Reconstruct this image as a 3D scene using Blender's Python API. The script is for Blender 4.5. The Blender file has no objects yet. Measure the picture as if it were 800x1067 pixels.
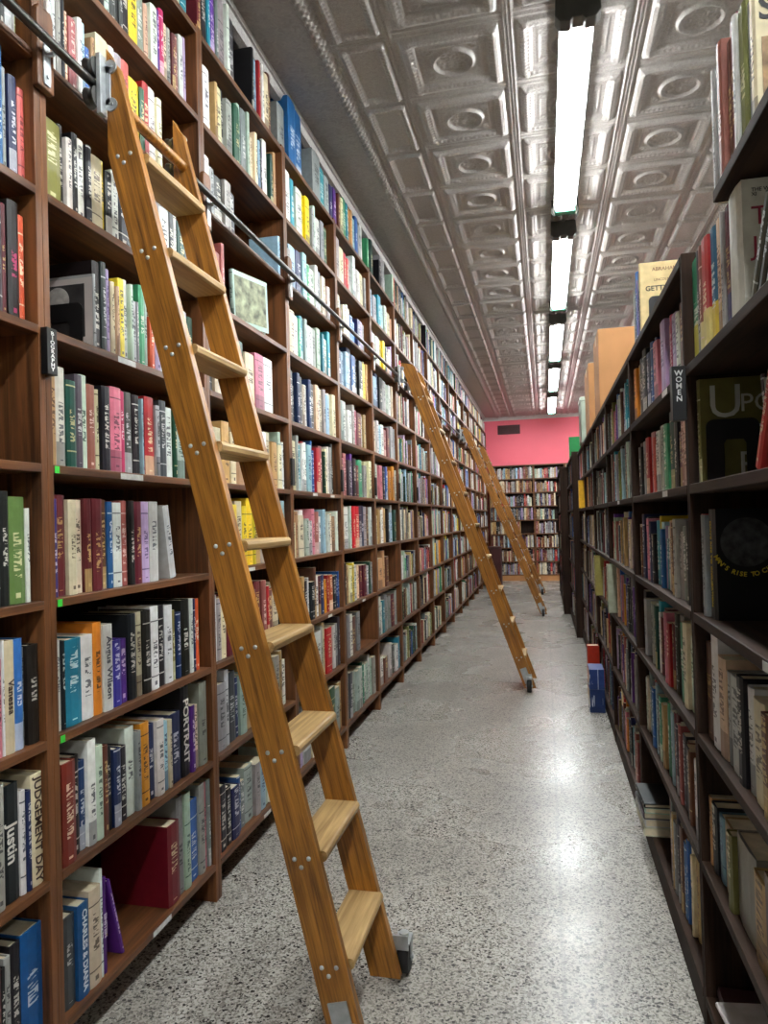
import bpy, bmesh, math, random
import numpy as np
from mathutils import Matrix, Vector
random.seed(7)
# ---------------------------------------------------------------- camera
F=730.;CX,CY=400.,533.5;VP=(567.5,538.);ROLL=.027;HC=1.3
def nrm(a): return a/np.linalg.norm(a)
_fy=nrm(np.array([(VP[0]-CX)/F,(VP[1]-CY)/F,1.]))
_p2=np.array([(VP[0]-1000-CX)/F,(VP[1]+ROLL*1000-CY)/F,1.])
_nz=nrm(np.cross(_fy,_p2))
if _nz[1]>0:_nz=-_nz
_nx=np.cross(_fy,_nz)
if _nx[0]<0:_nx=-_nx
RM=np.array([_nx,_fy,_nz])
S=bpy.context.scene
COL=S.collection
cd=bpy.data.cameras.new('camera');cam=bpy.data.objects.new('camera',cd);COL.objects.link(cam)
cd.sensor_fit='HORIZONTAL';cd.sensor_width=36;cd.lens=36*F/800;cd.clip_start=.02
_m=Matrix.Identity(4)
for i in range(3):
    _m[i][0]=RM[i][0];_m[i][1]=-RM[i][1];_m[i][2]=-RM[i][2]
_m[2][3]=HC
cam.matrix_world=_m
S.camera=cam
def proj(x,y,z):
    c=RM.T@np.array([x,y,z-HC]);return (CX+F*c[0]/c[2],CY+F*c[1]/c[2],c[2])
def solveY(x,z,u):
    lo,hi=.45,40.
    s=1 if x>0 else -1
    for _ in range(50):
        m=(lo+hi)/2
        c=proj(x,m,z)
        if (c[0]-u)*s>0 or c[2]<.05: lo=m
        else: hi=m
    return (lo+hi)/2
def solveZ(x,y,v):
    lo,hi=-1.,5.
    for _ in range(40):
        m=(lo+hi)/2
        if proj(x,y,m)[1]>v: lo=m
        else: hi=m
    return (lo+hi)/2
# ---------------------------------------------------------------- world / exposure
w=bpy.data.worlds.new('world');S.world=w;w.use_nodes=True
w.node_tree.nodes['Background'].inputs[0].default_value=(.9,.95,1,1)
w.node_tree.nodes['Background'].inputs[1].default_value=.02
TUBE=30.0
vs=S.view_settings;vs.view_transform='Standard';vs.look='None';vs.exposure=1.18;vs.gamma=1
try: vs.use_curve_mapping=False
except Exception: pass
# ---------------------------------------------------------------- materials
def lin(c):
    return tuple(((v/255)/12.92 if v/255<=.04045 else ((v/255+.055)/1.055)**2.4) for v in c)
def newmat(name):
    m=bpy.data.materials.new(name);m.use_nodes=True
    return m,m.node_tree,m.node_tree.nodes['Principled BSDF']
def N(nt,t,**k):
    n=nt.nodes.new(t)
    for a,b in k.items(): setattr(n,a,b)
    return n
def ramp(nt,src,stops):
    r=N(nt,'ShaderNodeValToRGB');nt.links.new(src,r.inputs[0])
    e=r.color_ramp.elements
    while len(e)<len(stops): e.new(.5)
    for el,(p,c) in zip(e,stops): el.position=p;el.color=(*c[:3],1)
    return r.outputs[0]
def wood(name,dark,light,axis,rough=.45,scale=1.,bump=.15,spec=.4):
    m,nt,b=newmat(name)
    tc=N(nt,'ShaderNodeTexCoord');mp=N(nt,'ShaderNodeMapping')
    nt.links.new(tc.outputs['Object'],mp.inputs[0])
    s=[40*scale]*3;s['xyz'.index(axis)]=1.6*scale
    mp.inputs['Scale'].default_value=s
    n=N(nt,'ShaderNodeTexNoise');n.inputs['Scale'].default_value=1.;n.inputs['Detail'].default_value=6;n.inputs['Roughness'].default_value=.65;n.inputs['Distortion'].default_value=.6
    nt.links.new(mp.outputs[0],n.inputs['Vector'])
    n2=N(nt,'ShaderNodeTexNoise');n2.inputs['Scale'].default_value=3.;n2.inputs['Detail'].default_value=3
    nt.links.new(tc.outputs['Object'],n2.inputs['Vector'])
    a=N(nt,'ShaderNodeMath',operation='MULTIPLY_ADD');nt.links.new(n2.outputs[0],a.inputs[0]);a.inputs[1].default_value=.45;
    nt.links.new(n.outputs[0],a.inputs[2])
    c=ramp(nt,a.outputs[0],[(.5,lin(dark)),(.95,lin(light))])
    nt.links.new(c,b.inputs['Base Color']);b.inputs['Roughness'].default_value=rough
    b.inputs['Specular IOR Level'].default_value=spec
    bp=N(nt,'ShaderNodeBump');bp.inputs['Strength'].default_value=bump;bp.inputs['Distance'].default_value=.002
    nt.links.new(n.outputs[0],bp.inputs['Height']);nt.links.new(bp.outputs[0],b.inputs['Normal'])
    return m
def plain(name,c,rough=.5,metal=0.,var=.12,vs_=8.,emit=0):
    m,nt,b=newmat(name)
    tc=N(nt,'ShaderNodeTexCoord');n=N(nt,'ShaderNodeTexNoise');n.inputs['Scale'].default_value=vs_;n.inputs['Detail'].default_value=4
    nt.links.new(tc.outputs['Object'],n.inputs['Vector'])
    l=lin(c)
    cc=ramp(nt,n.outputs[0],[(.3,tuple(v*(1-var) for v in l)),(.7,tuple(min(1,v*(1+var)) for v in l))])
    nt.links.new(cc,b.inputs['Base Color']);b.inputs['Roughness'].default_value=rough;b.inputs['Metallic'].default_value=metal
    if emit:
        b.inputs['Emission Color'].default_value=(.93,.98,1,1);b.inputs['Emission Strength'].default_value=emit
    return m
M={}
M['case_z']=wood('stained_wood_upright',(54,31,17),(140,88,48),'z',.45)
M['case_y']=wood('stained_wood_shelf',(50,29,17),(128,80,44),'y',.45)
M['case_x']=wood('stained_wood_cross',(62,38,22),(138,92,56),'x',.45)
M['case_back']=wood('stained_wood_back',(34,20,12),(70,42,26),'z',.6)
M['dark_z']=wood('dark_wood_upright',(24,16,12),(62,44,34),'z',.7,spec=.12)
M['dark_y']=wood('dark_wood_shelf',(26,18,13),(66,47,36),'y',.65,spec=.14)
M['dark_back']=wood('dark_wood_back',(20,14,12),(42,30,24),'z',.6)
M['oak']=wood('golden_oak',(84,50,14),(192,128,48),'z',.36,2.6,.25,.45)
M['oak_y']=wood('golden_oak_tread',(128,96,52),(200,166,112),'y',.5,1.4,.12)
M['steel']=plain('galvanised_steel',(176,180,182),.38,.6,.2,30)
M['rail']=plain('dull_steel_rail',(92,90,88),.28,.9,.15,20)
M['rubber']=plain('black_rubber',(22,22,22),.6)
M['black']=plain('black_plate',(16,16,17),.45)
M['white_text']=plain('white_lettering',(225,225,222),.6)
M['green_tag']=plain('green_sticker',(50,205,60),.5)
M['label']=plain('paper_label',(205,205,200),.6,0,.15,60)
M['pink']=plain('pink_wall_paint',(246,112,128),.6,0,.03,2)
M['wallpaint']=plain('grey_wall_paint',(150,146,140),.6,0,.06,2)
M['trimw']=plain('white_trim_paint',(205,200,196),.45,0,.05,4)
M['housing']=plain('white_enamel',(225,228,228),.35,0,.02,4)
M['cap']=plain('bronze_cap',(74,72,66),.4,.6,.15,20)
M['card']=plain('cardboard',(176,124,76),.75,0,.1,6)
M['pages']=plain('paper_pages',(214,200,170),.8,0,.12,40)
M['maroonbox']=plain('maroon_board',(72,30,30),.5)
M['tin']=plain('pale_green_tin',(150,162,148),.35,.3,.15,10)
M['vent']=plain('vent_dark',(60,24,26),.6)
M['socket']=plain('green_socket',(70,150,120),.4)
m,nt,b=newmat('lit_tube')
b.inputs['Base Color'].default_value=(.9,.95,.95,1);b.inputs['Emission Color'].default_value=(.95,.99,1,1);b.inputs['Emission Strength'].default_value=TUBE
M['tube']=m
def mathn(nt,op,a,bb=None,c=None):
    n=N(nt,'ShaderNodeMath',operation=op)
    for i,v in enumerate((a,bb,c)):
        if v is None: continue
        if isinstance(v,(int,float)): n.inputs[i].default_value=v
        else: nt.links.new(v,n.inputs[i])
    return n.outputs[0]
# book material : cloth colour + spine lettering from mesh attributes
m,nt,b=newmat('book_cloth')
ac=N(nt,'ShaderNodeAttribute',attribute_name='col');at=N(nt,'ShaderNodeAttribute',attribute_name='tcol')
uv=N(nt,'ShaderNodeUVMap',uv_map='spine');sx=N(nt,'ShaderNodeSeparateXYZ');nt.links.new(uv.outputs[0],sx.inputs[0])
U,V=sx.outputs[0],sx.outputs[1];seed=at.outputs['Alpha']
cm=N(nt,'ShaderNodeCombineXYZ')
nt.links.new(mathn(nt,'MULTIPLY',U,2.2),cm.inputs[0])
nt.links.new(mathn(nt,'MULTIPLY_ADD',V,170.,mathn(nt,'MULTIPLY',seed,977.)),cm.inputs[1])
nt.links.new(mathn(nt,'MULTIPLY',seed,31.),cm.inputs[2])
g=N(nt,'ShaderNodeTexNoise');g.inputs['Scale'].default_value=1.;g.inputs['Detail'].default_value=1.5;nt.links.new(cm.outputs[0],g.inputs['Vector'])
gl=mathn(nt,'GREATER_THAN',g.outputs[0],.5)
inU=mathn(nt,'MULTIPLY',mathn(nt,'GREATER_THAN',U,.26),mathn(nt,'LESS_THAN',U,.76))
# title band start/end from seed
vs0=mathn(nt,'MULTIPLY_ADD',seed,.05,.05)
v1=mathn(nt,'MULTIPLY_ADD',mathn(nt,'FRACT',mathn(nt,'MULTIPLY',seed,7.3)),.05,.15)
inV=mathn(nt,'MULTIPLY',mathn(nt,'GREATER_THAN',V,vs0),mathn(nt,'LESS_THAN',V,v1))
gap=mathn(nt,'GREATER_THAN',mathn(nt,'FRACT',mathn(nt,'MULTIPLY_ADD',V,18.,mathn(nt,'MULTIPLY',seed,5.))),.14)
mask=mathn(nt,'MULTIPLY',mathn(nt,'MULTIPLY',gl,inU),mathn(nt,'MULTIPLY',inV,gap))
logo=mathn(nt,'MULTIPLY',mathn(nt,'MULTIPLY',mathn(nt,'GREATER_THAN',V,.013),mathn(nt,'LESS_THAN',V,mathn(nt,'MULTIPLY_ADD',mathn(nt,'FRACT',mathn(nt,'MULTIPLY',seed,17.9)),.02,.006))),mathn(nt,'MULTIPLY',mathn(nt,'GREATER_THAN',U,.35),mathn(nt,'LESS_THAN',U,.65)))
# horizontal rules on one third of the spines
rule=mathn(nt,'MULTIPLY',mathn(nt,'GREATER_THAN',mathn(nt,'FRACT',mathn(nt,'MULTIPLY',seed,13.7)),.66),
     mathn(nt,'MULTIPLY',mathn(nt,'GREATER_THAN',U,0.),mathn(nt,'LESS_THAN',mathn(nt,'ABSOLUTE',mathn(nt,'SUBTRACT',mathn(nt,'MODULO',V,.165),.04)),.0018)))
mask=mathn(nt,'MAXIMUM',mathn(nt,'MAXIMUM',mask,logo),rule)
# coloured block at foot on one fifth of the spines
blk=mathn(nt,'MULTIPLY',mathn(nt,'GREATER_THAN',mathn(nt,'FRACT',mathn(nt,'MULTIPLY',seed,29.1)),.8),
     mathn(nt,'MULTIPLY',mathn(nt,'GREATER_THAN',U,0.),mathn(nt,'LESS_THAN',V,.06)))
mx=N(nt,'ShaderNodeMix',data_type='RGBA');nt.links.new(mathn(nt,'MULTIPLY',mask,.85),mx.inputs[0]);nt.links.new(ac.outputs['Color'],mx.inputs[6]);nt.links.new(at.outputs['Color'],mx.inputs[7])
mx2=N(nt,'ShaderNodeMix',data_type='RGBA');nt.links.new(mathn(nt,'MULTIPLY',blk,.6),mx2.inputs[0]);nt.links.new(mx.outputs[2],mx2.inputs[6]);nt.links.new(at.outputs['Color'],mx2.inputs[7])
tc=N(nt,'ShaderNodeTexCoord');nn=N(nt,'ShaderNodeTexNoise');nn.inputs['Scale'].default_value=35;nn.inputs['Detail'].default_value=5;nt.links.new(tc.outputs['Object'],nn.inputs['Vector'])
wv=ramp(nt,nn.outputs[0],[(.3,(.78,.77,.75)),(.7,(1.,1.,1.))])
mm=N(nt,'ShaderNodeMix',data_type='RGBA',blend_type='MULTIPLY');mm.inputs[0].default_value=1.;nt.links.new(mx2.outputs[2],mm.inputs[6]);nt.links.new(wv,mm.inputs[7])
nt.links.new(mm.outputs[2],b.inputs['Base Color']);b.inputs['Roughness'].default_value=.42;b.inputs['Specular IOR Level'].default_value=.38
M['book']=m
# terrazzo
m,nt,b=newmat('terrazzo')
tc=N(nt,'ShaderNodeTexCoord')
v1n=N(nt,'ShaderNodeTexVoronoi');v1n.inputs['Scale'].default_value=185;v1n.inputs['Randomness'].default_value=1
nt.links.new(tc.outputs['Object'],v1n.inputs['Vector'])
sc=N(nt,'ShaderNodeSeparateColor');nt.links.new(v1n.outputs['Color'],sc.inputs[0])
c1=ramp(nt,sc.outputs[0],[(0,lin((70,66,62))),(.11,lin((84,80,76))),(.14,lin((134,129,121))),(.5,lin((160,155,146))),(.56,lin((186,181,172))),(1,lin((198,193,184)))])
v2n=N(nt,'ShaderNodeTexVoronoi');v2n.inputs['Scale'].default_value=70;nt.links.new(tc.outputs['Object'],v2n.inputs['Vector'])
sc2=N(nt,'ShaderNodeSeparateColor');nt.links.new(v2n.outputs['Color'],sc2.inputs[0])
spot=mathn(nt,'MULTIPLY',mathn(nt,'GREATER_THAN',sc2.outputs[1],.88),mathn(nt,'LESS_THAN',v2n.outputs['Distance'],.38))
mxf=N(nt,'ShaderNodeMix',data_type='RGBA');nt.links.new(spot,mxf.inputs[0]);nt.links.new(c1,mxf.inputs[6]);mxf.inputs[7].default_value=(*lin((62,58,55)),1)
n3=N(nt,'ShaderNodeTexNoise');n3.inputs['Scale'].default_value=1.7;n3.inputs['Detail'].default_value=4;nt.links.new(tc.outputs['Object'],n3.inputs['Vector'])
dirt=ramp(nt,n3.outputs[0],[(.35,(.74,.73,.72)),(.65,(1,1,1))])
mf=N(nt,'ShaderNodeMix',data_type='RGBA',blend_type='MULTIPLY');mf.inputs[0].default_value=1;nt.links.new(mxf.outputs[2],mf.inputs[6]);nt.links.new(dirt,mf.inputs[7])
sp=N(nt,'ShaderNodeSeparateXYZ');nt.links.new(tc.outputs['Object'],sp.inputs[0])
seam=mathn(nt,'LESS_THAN',mathn(nt,'ABSOLUTE',mathn(nt,'SUBTRACT',sp.outputs[0],.015)),.006)
seam2=mathn(nt,'LESS_THAN',mathn(nt,'ABSOLUTE',mathn(nt,'SUBTRACT',mathn(nt,'MODULO',sp.outputs[1],2.4),1.2)),.004)
mg=N(nt,'ShaderNodeMix',data_type='RGBA');nt.links.new(mathn(nt,'MULTIPLY',mathn(nt,'MAXIMUM',seam,seam2),.3),mg.inputs[0]);nt.links.new(mf.outputs[2],mg.inputs[6]);mg.inputs[7].default_value=(.12,.115,.11,1)
nt.links.new(mg.outputs[2],b.inputs['Base Color'])
rr=ramp(nt,n3.outputs[0],[(.3,(.34,)*3),(.7,(.22,)*3)]);nt.links.new(rr,b.inputs['Roughness'])
M['floor']=m
# pressed tin
def tin(name,ms,strength):
    m,nt,b=newmat(name)
    tc=N(nt,'ShaderNodeTexCoord')
    n=N(nt,'ShaderNodeTexNoise');n.inputs['Scale'].default_value=ms;n.inputs['Detail'].default_value=3;n.inputs['Distortion'].default_value=1.2
    nt.links.new(tc.outputs['Object'],n.inputs['Vector'])
    bp=N(nt,'ShaderNodeBump');bp.inputs['Strength'].default_value=strength;bp.inputs['Distance'].default_value=.004
    nt.links.new(n.outputs[0],bp.inputs['Height']);nt.links.new(bp.outputs[0],b.inputs['Normal'])
    cc=ramp(nt,n.outputs[0],[(.3,lin((148,142,137))),(.7,lin((172,166,161)))])
    nt.links.new(cc,b.inputs['Base Color'])
    b.inputs['Roughness'].default_value=.34;b.inputs['Metallic'].default_value=.0;b.inputs['Specular IOR Level'].default_value=.65
    return m
M['tin_panel']=tin('painted_tin',85,.5);M['tin_rough']=tin('painted_tin_stucco',38,.9)
# ---------------------------------------------------------------- mesh helpers
class MB:
    def __init__(s): s.v=[];s.f=[];s.sm=[]
    def add(s,vs,fs,smooth=False):
        o=len(s.v);s.v+=[tuple(v) for v in vs];s.f+=[tuple(i+o for i in f) for f in fs];s.sm+=[smooth]*len(fs)
    def box(s,x0,x1,y0,y1,z0,z1,mat=None):
        vs=[(x,y,z) for x in (x0,x1) for y in (y0,y1) for z in (z0,z1)]
        if mat is not None: vs=[tuple(mat@Vector(v)) for v in vs]
        s.add(vs,[(0,1,3,2),(4,6,7,5),(0,4,5,1),(2,3,7,6),(0,2,6,4),(1,5,7,3)])
    def prism(s,poly,a0,a1,axis='y'):
        n=len(poly)
        def P(p,a): return (p[0],a,p[1]) if axis=='y' else ((a,p[0],p[1]) if axis=='x' else (p[0],p[1],a))
        vs=[P(p,a0) for p in poly]+[P(p,a1) for p in poly]
        s.add(vs,[tuple(range(n)),tuple(range(2*n-1,n-1,-1))]+[(i,(i+1)%n,n+(i+1)%n,n+i) for i in range(n)])
    def cyl(s,a,b,r,n=12,r2=None,prof=None):
        a=Vector(a);b=Vector(b);d=(b-a);L=d.length;d.normalize()
        u=d.orthogonal().normalized();v=d.cross(u)
        pr=prof or [(0,r),(1,r2 if r2 is not None else r)]
        vs=[];fs=[]
        for t,rr in pr:
            for k in range(n):
                an=2*math.pi*k/n;vs.append(tuple(a+d*(L*t)+(u*math.cos(an)+v*math.sin(an))*rr))
        for j in range(len(pr)-1):
            for k in range(n): fs.append((j*n+k,j*n+(k+1)%n,(j+1)*n+(k+1)%n,(j+1)*n+k))
        s.add(vs,fs,True)
        s.add(vs[:n],[tuple(range(n-1,-1,-1))]);s.add(vs[-n:],[tuple(range(n))])
    def mesh(s,name,mat):
        me=bpy.data.meshes.new(name);me.from_pydata(s.v,[],s.f);me.materials.append(mat)
        me.polygons.foreach_set('use_smooth',s.sm)
        bm=bmesh.new();bm.from_mesh(me);bmesh.ops.recalc_face_normals(bm,faces=bm.faces);bm.to_mesh(me);bm.free()
        me.update();return me
def link(name,me,parent=None,loc=(0,0,0),rot=None):
    o=bpy.data.objects.new(name,me);COL.objects.link(o);o.location=loc
    if rot: o.rotation_euler=rot
    if parent: o.parent=parent
    return o
def obj(name,mb,mat,parent=None,loc=(0,0,0),rot=None,bevel=0):
    o=link(name,mb.mesh(name,mat),parent,loc,rot)
    if bevel:
        md=o.modifiers.new('bevel','BEVEL');md.width=bevel;md.segments=2;md.limit_method='ANGLE'
    return o
def tag(o,label,cat,group=None,kind=None):
    o['label']=label;o['category']=cat
    if group:o['group']=group
    if kind:o['kind']=kind
    return o
def thing(name,label,cat,loc=(0,0,0),rz=0,group=None):
    o=bpy.data.objects.new(name,None);COL.objects.link(o);o.location=loc;o.rotation_euler=(0,0,rz);o.empty_display_size=.1
    return tag(o,label,cat,group)
def struct(name,mb,mat):
    o=obj(name,mb,mat);o['kind']='structure';return o
def textmesh(body,size,mat,extrude=.0004,align='CENTER',spacing=1.,bold=False):
    cu=bpy.data.curves.new('t','FONT');cu.body=body;cu.size=size;cu.extrude=extrude;cu.align_x=align;cu.align_y='CENTER'
    cu.space_character=spacing;cu.resolution_u=3
    if '\n' in body: cu.space_line=.85
    if bold: cu.offset=size*.018
    o=bpy.data.objects.new('t',cu);COL.objects.link(o)
    bpy.context.view_layer.update()
    me=bpy.data.meshes.new_from_object(o.evaluated_get(bpy.context.evaluated_depsgraph_get()))
    bpy.data.objects.remove(o);bpy.data.curves.remove(cu)
    me.materials.clear();me.materials.append(mat);return me
ORD=['zeroth','first','second','third','fourth','fifth','sixth','seventh','eighth','ninth','tenth','eleventh','twelfth','thirteenth','fourteenth','fifteenth','sixteenth','seventeenth','eighteenth','nineteenth','twentieth']
def ordn(n):
    if n<=20: return ORD[n]
    return 'twenty-'+ORD[n-20] if n<30 else ('thirtieth' if n==30 else ('thirty-'+ORD[n-30] if n<40 else 'fortieth' if n==40 else 'forty-'+ORD[n-40]))
# ---------------------------------------------------------------- room
XL=-1.14;XR=.355;WL=-1.5;CZ=3.4;YB=14.85
mb=MB();mb.box(WL-.1,3.,-5.6,YB+.1,-.1,0);struct('floor',mb,M['floor'])
mb=MB();mb.box(WL-.1,WL,-5.6,YB,0,CZ+.1);struct('wall_left',mb,M['wallpaint'])
mb=MB();mb.box(2.9,3.,-5.6,YB,0,CZ+.1);struct('wall_right',mb,M['wallpaint'])
mb=MB();mb.box(WL-.1,3.,YB,YB+.1,0,CZ+.1);struct('wall_back',mb,M['pink'])
mb=MB();mb.box(WL-.1,3.,-5.7,-5.6,0,CZ+.1);struct('wall_front',mb,M['wallpaint'])
# white crown strip on back wall
mb=MB();mb.prism([(YB,CZ-.075),(YB-.015,CZ-.075),(YB-.02,CZ-.05),(YB-.055,CZ-.015),(YB-.06,CZ),(YB,CZ)],WL,2.9,'x');struct('trim_1',mb,M['trimw'])
# pressed tin ceiling : height field
XB=[-.86,-.605,-.095,.455,.965,1.22]
PY=.48;PY0=2.95
def ridge(d,w): return np.exp(-(d/w)**2)
def ceilh(X,Y):
    # returns downward relief in metres
    h=np.zeros_like(X)
    b=np.mod(Y-PY0,PY)/PY
    db=np.minimum(b,1-b)*PY
    for i in range(len(XB)-1):
        x0,x1=XB[i],XB[i+1];wd=x1-x0
        msk=(X>=x0)&(X<x1);a=(X-x0)/wd
        da=np.minimum(a,1-a)*wd
        d=np.minimum(da,db)
        narrow=wd<.4
        k=.6 if narrow else 1.
        r=.006*ridge(d-.016*k,.0045)                     # seam bead
        e0,e1=.050*k,.088*k
        prof=np.clip((d-.040*k)/(.010),0,1)*(1-np.clip((d-e1)/(.008),0,1))
        r+=.010*prof+.006*prof*np.sin(np.clip((d-.04*k)/(e1-.04*k),0,1)*math.pi)
        r+=.006*ridge(d-.044*k,.004)+.007*ridge(d-e1-.004,.0038)+.004*ridge(d-.067*k,.0035)
        ang=np.where(da<db,Y,X)
        r+=.0032*np.sin(ang*2*math.pi/.024)*ridge(d-.077*k,.007)   # egg and dart
        cdx=da-.07*k;cdy=db-.07*k
        rr_=np.sqrt(cdx**2+cdy**2)
        r+=.007*np.exp(-(rr_/(.022*k))**2)*(1+.5*np.cos(np.arctan2(cdy,cdx)*6))   # corner leaf
        if not narrow:
            r+=.007*ridge(d-.128,.0038)
            cx=(a-.5)*wd;cy=(b-.5)*PY
            rad=np.sqrt(cx**2+(cy*1.05)**2)
            r+=.017*ridge(rad-.090,.0075)
            th=np.arctan2(cy,cx)
            r+=np.where(rad<.08,.006*np.cos(th*8+rad*30)*np.sin(rad*2*math.pi/.036)*np.clip(rad/.02,0,1)+.004*ridge(rad,.02),0)
            c2=np.sqrt((da-.152)**2+(db-.152)**2)
            r+=.007*ridge(c2-.013,.0045)+.004*ridge(c2-.001,.004)
        h=np.where(msk,r,h)
    # triple bead between columns
    for xb in (XB[1],XB[2],XB[3],XB[4]):
        big=xb in (XB[2],XB[3])
        for o_ in ((-.016,0,.016) if big else (-.008,.008)):
            h=np.maximum(h,.010*ridge(X-xb-o_,.0055))
    # ornate strips outside
    for xs in (-.9,1.26):
        t=np.abs(X-xs)
        h+=np.where(t<.035,.022*np.cos(t/.035*math.pi/2)+.007*np.sin(Y*2*math.pi/.04)*np.sin((X-xs)*2*math.pi/.03),0)
    return h
gx=np.arange(-.95,1.3101,.0056)
gy=np.concatenate([np.arange(2.3,4.6,.0062),np.arange(4.6,7.5,.011),np.arange(7.5,YB,.026),[YB]])
GX,GY=np.meshgrid(gx,gy)
H=ceilh(GX,GY)
nx_,ny_=len(gx),len(gy)
co=np.stack([GX,GY,CZ-.002-H],-1).reshape(-1,3)
idx=np.arange(nx_*ny_).reshape(ny_,nx_)
q=np.stack([idx[:-1,:-1],idx[1:,:-1],idx[1:,1:],idx[:-1,1:]],-1).reshape(-1,4)
def fastmesh(name,co,q,mat,smooth=True):
    me=bpy.data.meshes.new(name);me.vertices.add(len(co));me.vertices.foreach_set('co',co.astype(np.float32).ravel())
    me.loops.add(q.size);me.loops.foreach_set('vertex_index',q.astype(np.int32).ravel())
    me.polygons.add(len(q));me.polygons.foreach_set('loop_start',np.arange(0,q.size,4,dtype=np.int32))
    try: me.polygons.foreach_set('loop_total',np.full(len(q),4,dtype=np.int32))
    except Exception: pass
    me.polygons.foreach_set('use_smooth',np.full(len(q),smooth));me.materials.append(mat);me.update(calc_edges=True);me.validate();return me
o=link('ceiling',fastmesh('ceiling',co,q,M['tin_panel']));o['kind']='structure'
mb=MB();mb.box(WL,3.,-5.6,YB+.05,CZ,CZ+.1);struct('ceiling',mb,M['tin_rough'])
# cove trim along the left of the ceiling
mb=MB();pr=[(-1.27,CZ),(-1.27,CZ-.02),(-1.25,CZ-.03),(-1.235,CZ-.028),(-1.22,CZ-.05),(-1.19,CZ-.045),(-1.175,CZ-.02),(-1.165,CZ-.018),(-1.16,CZ)]
mb.prism(pr,-5.6,YB,'y');struct('trim_2',mb,M['tin_panel'])
# vent
v=thing('wall_vent','two-panel dark air vent high on the pink back wall','vent',(-.68,YB,3.13))
mb=MB();mb.box(-.23,.23,-.012,0,-.095,.095);obj('vent_frame',mb,M['maroonbox'],v)
for s_ in (-1,1):
    mb=MB()
    for k in range(7):
        z=-.075+k*.023
        mb.box(s_*.11-.095,s_*.11+.095,-.02,-.012,z,z+.012)
    obj('vent_louvre',mb,M['vent'],v)
# ---------------------------------------------------------------- lights
LX=.187
names=['nearest ceiling light, partly above the frame','long near fluorescent ceiling light, brightest of the row','second full fluorescent ceiling light down the row','third fluorescent ceiling light down the row','fourth fluorescent ceiling light down the row','farthest fluorescent ceiling light, next to the pink wall','','']
ys=[.62,2.87,5.1,7.4,9.62,11.95]
def fixture(i,y0,L,label,x=LX):
    t=thing('fluorescent_light',label,'ceiling light',(x,y0,CZ),0,'row of fluorescent ceiling lights')
    mb=MB();mb.prism([(-.045,0),(-.066,-.045),(-.070,-.071),(-.066,-.071),(-.061,-.056),(0,-.062),(.061,-.056),(.066,-.071),(.070,-.071),(.066,-.045),(.045,0)],.02,L-.02,'y');obj('housing',mb,M['housing'],t)
    for s_ in (-1,1):
        mb=MB();mb.cyl((s_*.038,.05,-.088),(s_*.038,L-.05,-.088),.019,12);obj('tube',mb,M['tube'],t)
    for a in (0,L-.07):
        mb=MB();mb.prism([(-.085,-.01),(-.09,-.1),(-.07,-.125),(-.03,-.13),(-.02,-.118),(.02,-.118),(.03,-.13),(.07,-.125),(.09,-.1),(.085,-.01)],a,a+.07,'y');obj('end_cap',mb,M['cap'],t,bevel=.004)
    mb=MB();mb.box(-.064,.064,L-.12,L-.068,-.119,-.078);obj('lamp_holder',mb,M['socket'],t,bevel=.004)
    mb=MB();mb.box(-.02,.02,L+.02,L+.15,-.06,0);mb.cyl((0,L,-.03),(0,L+.24,-.03),.012,8);obj('conduit',mb,M['cap'],t)
for i,y0 in enumerate(ys): fixture(i,y0,1.95 if i<5 else 2.1,names[i])
fixture(9,-1.6,1.95,'fluorescent ceiling light above and behind the photographer')
fixture(9,-3.85,1.95,'fluorescent ceiling light farthest behind the photographer')
for q_,y0 in enumerate((-1.0,1.6,4.2,6.8,9.4,12.0)): fixture(9,y0,1.95,'%s added unseen fluorescent ceiling light over the next aisle to the right'%ordn(q_+1),2.05)  # unseen next-aisle fixtures, added to raise the bounce light on the ceiling
# ---------------------------------------------------------------- books
CODES={ # rgb, words, title rgb
'w':((228,228,222),'white',(60,60,70)),'c':((224,212,178),'cream',(70,50,40)),'y':((232,200,50),'yellow',(40,40,40)),
'o':((218,140,38),'orange',(60,30,10)),'O':((214,92,52),'orange-red',(240,220,190)),'r':((184,36,44),'red',(230,210,170)),'m':((98,34,42),'maroon',(200,170,110)),
'p':((206,120,136),'pink',(90,40,60)),'M':((176,34,86),'magenta',(240,200,210)),'u':((98,44,140),'purple',(220,200,230)),'b':((44,98,164),'blue',(220,225,235)),
'n':((30,44,88),'navy',(210,210,220)),'l':((160,196,212),'light blue',(50,70,110)),'t':((38,140,158),'teal',(220,235,235)),
'g':((62,150,108),'green',(230,235,220)),'G':((24,72,54),'dark green',(200,190,140)),'k':((26,25,28),'black',(215,210,200)),
'K':((66,66,68),'dark grey',(200,200,200)),'s':((160,160,158),'grey',(50,50,55)),'B':((104,64,44),'brown',(210,180,120)),
'T':((190,150,100),'tan',(80,50,30)),'e':((186,206,190),'pale green',(50,80,70)),'L':((180,160,196),'lilac',(80,60,110)),
'v':((128,124,68),'olive',(220,215,170)),'R':((150,84,76),'dull rose',(230,200,190)),'P':((230,190,160),'peach',(110,70,60)),'h':((206,96,88),'salmon',(110,40,40)),'i':((58,52,140),'indigo',(220,220,240)),'S':((126,134,130),'slate grey',(220,220,215))}
RNDW='wwwwwwwccccceeellssssKKKkkkkkknnnbbmmrrBBTTPRGGgtyoupSSLLvv'
RNDD='kkkkkKKKnnnmmrBBBTTRRsssSSwwccleeGGbtpvovLPu'
BOOKS=[];BAYS={}
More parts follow.
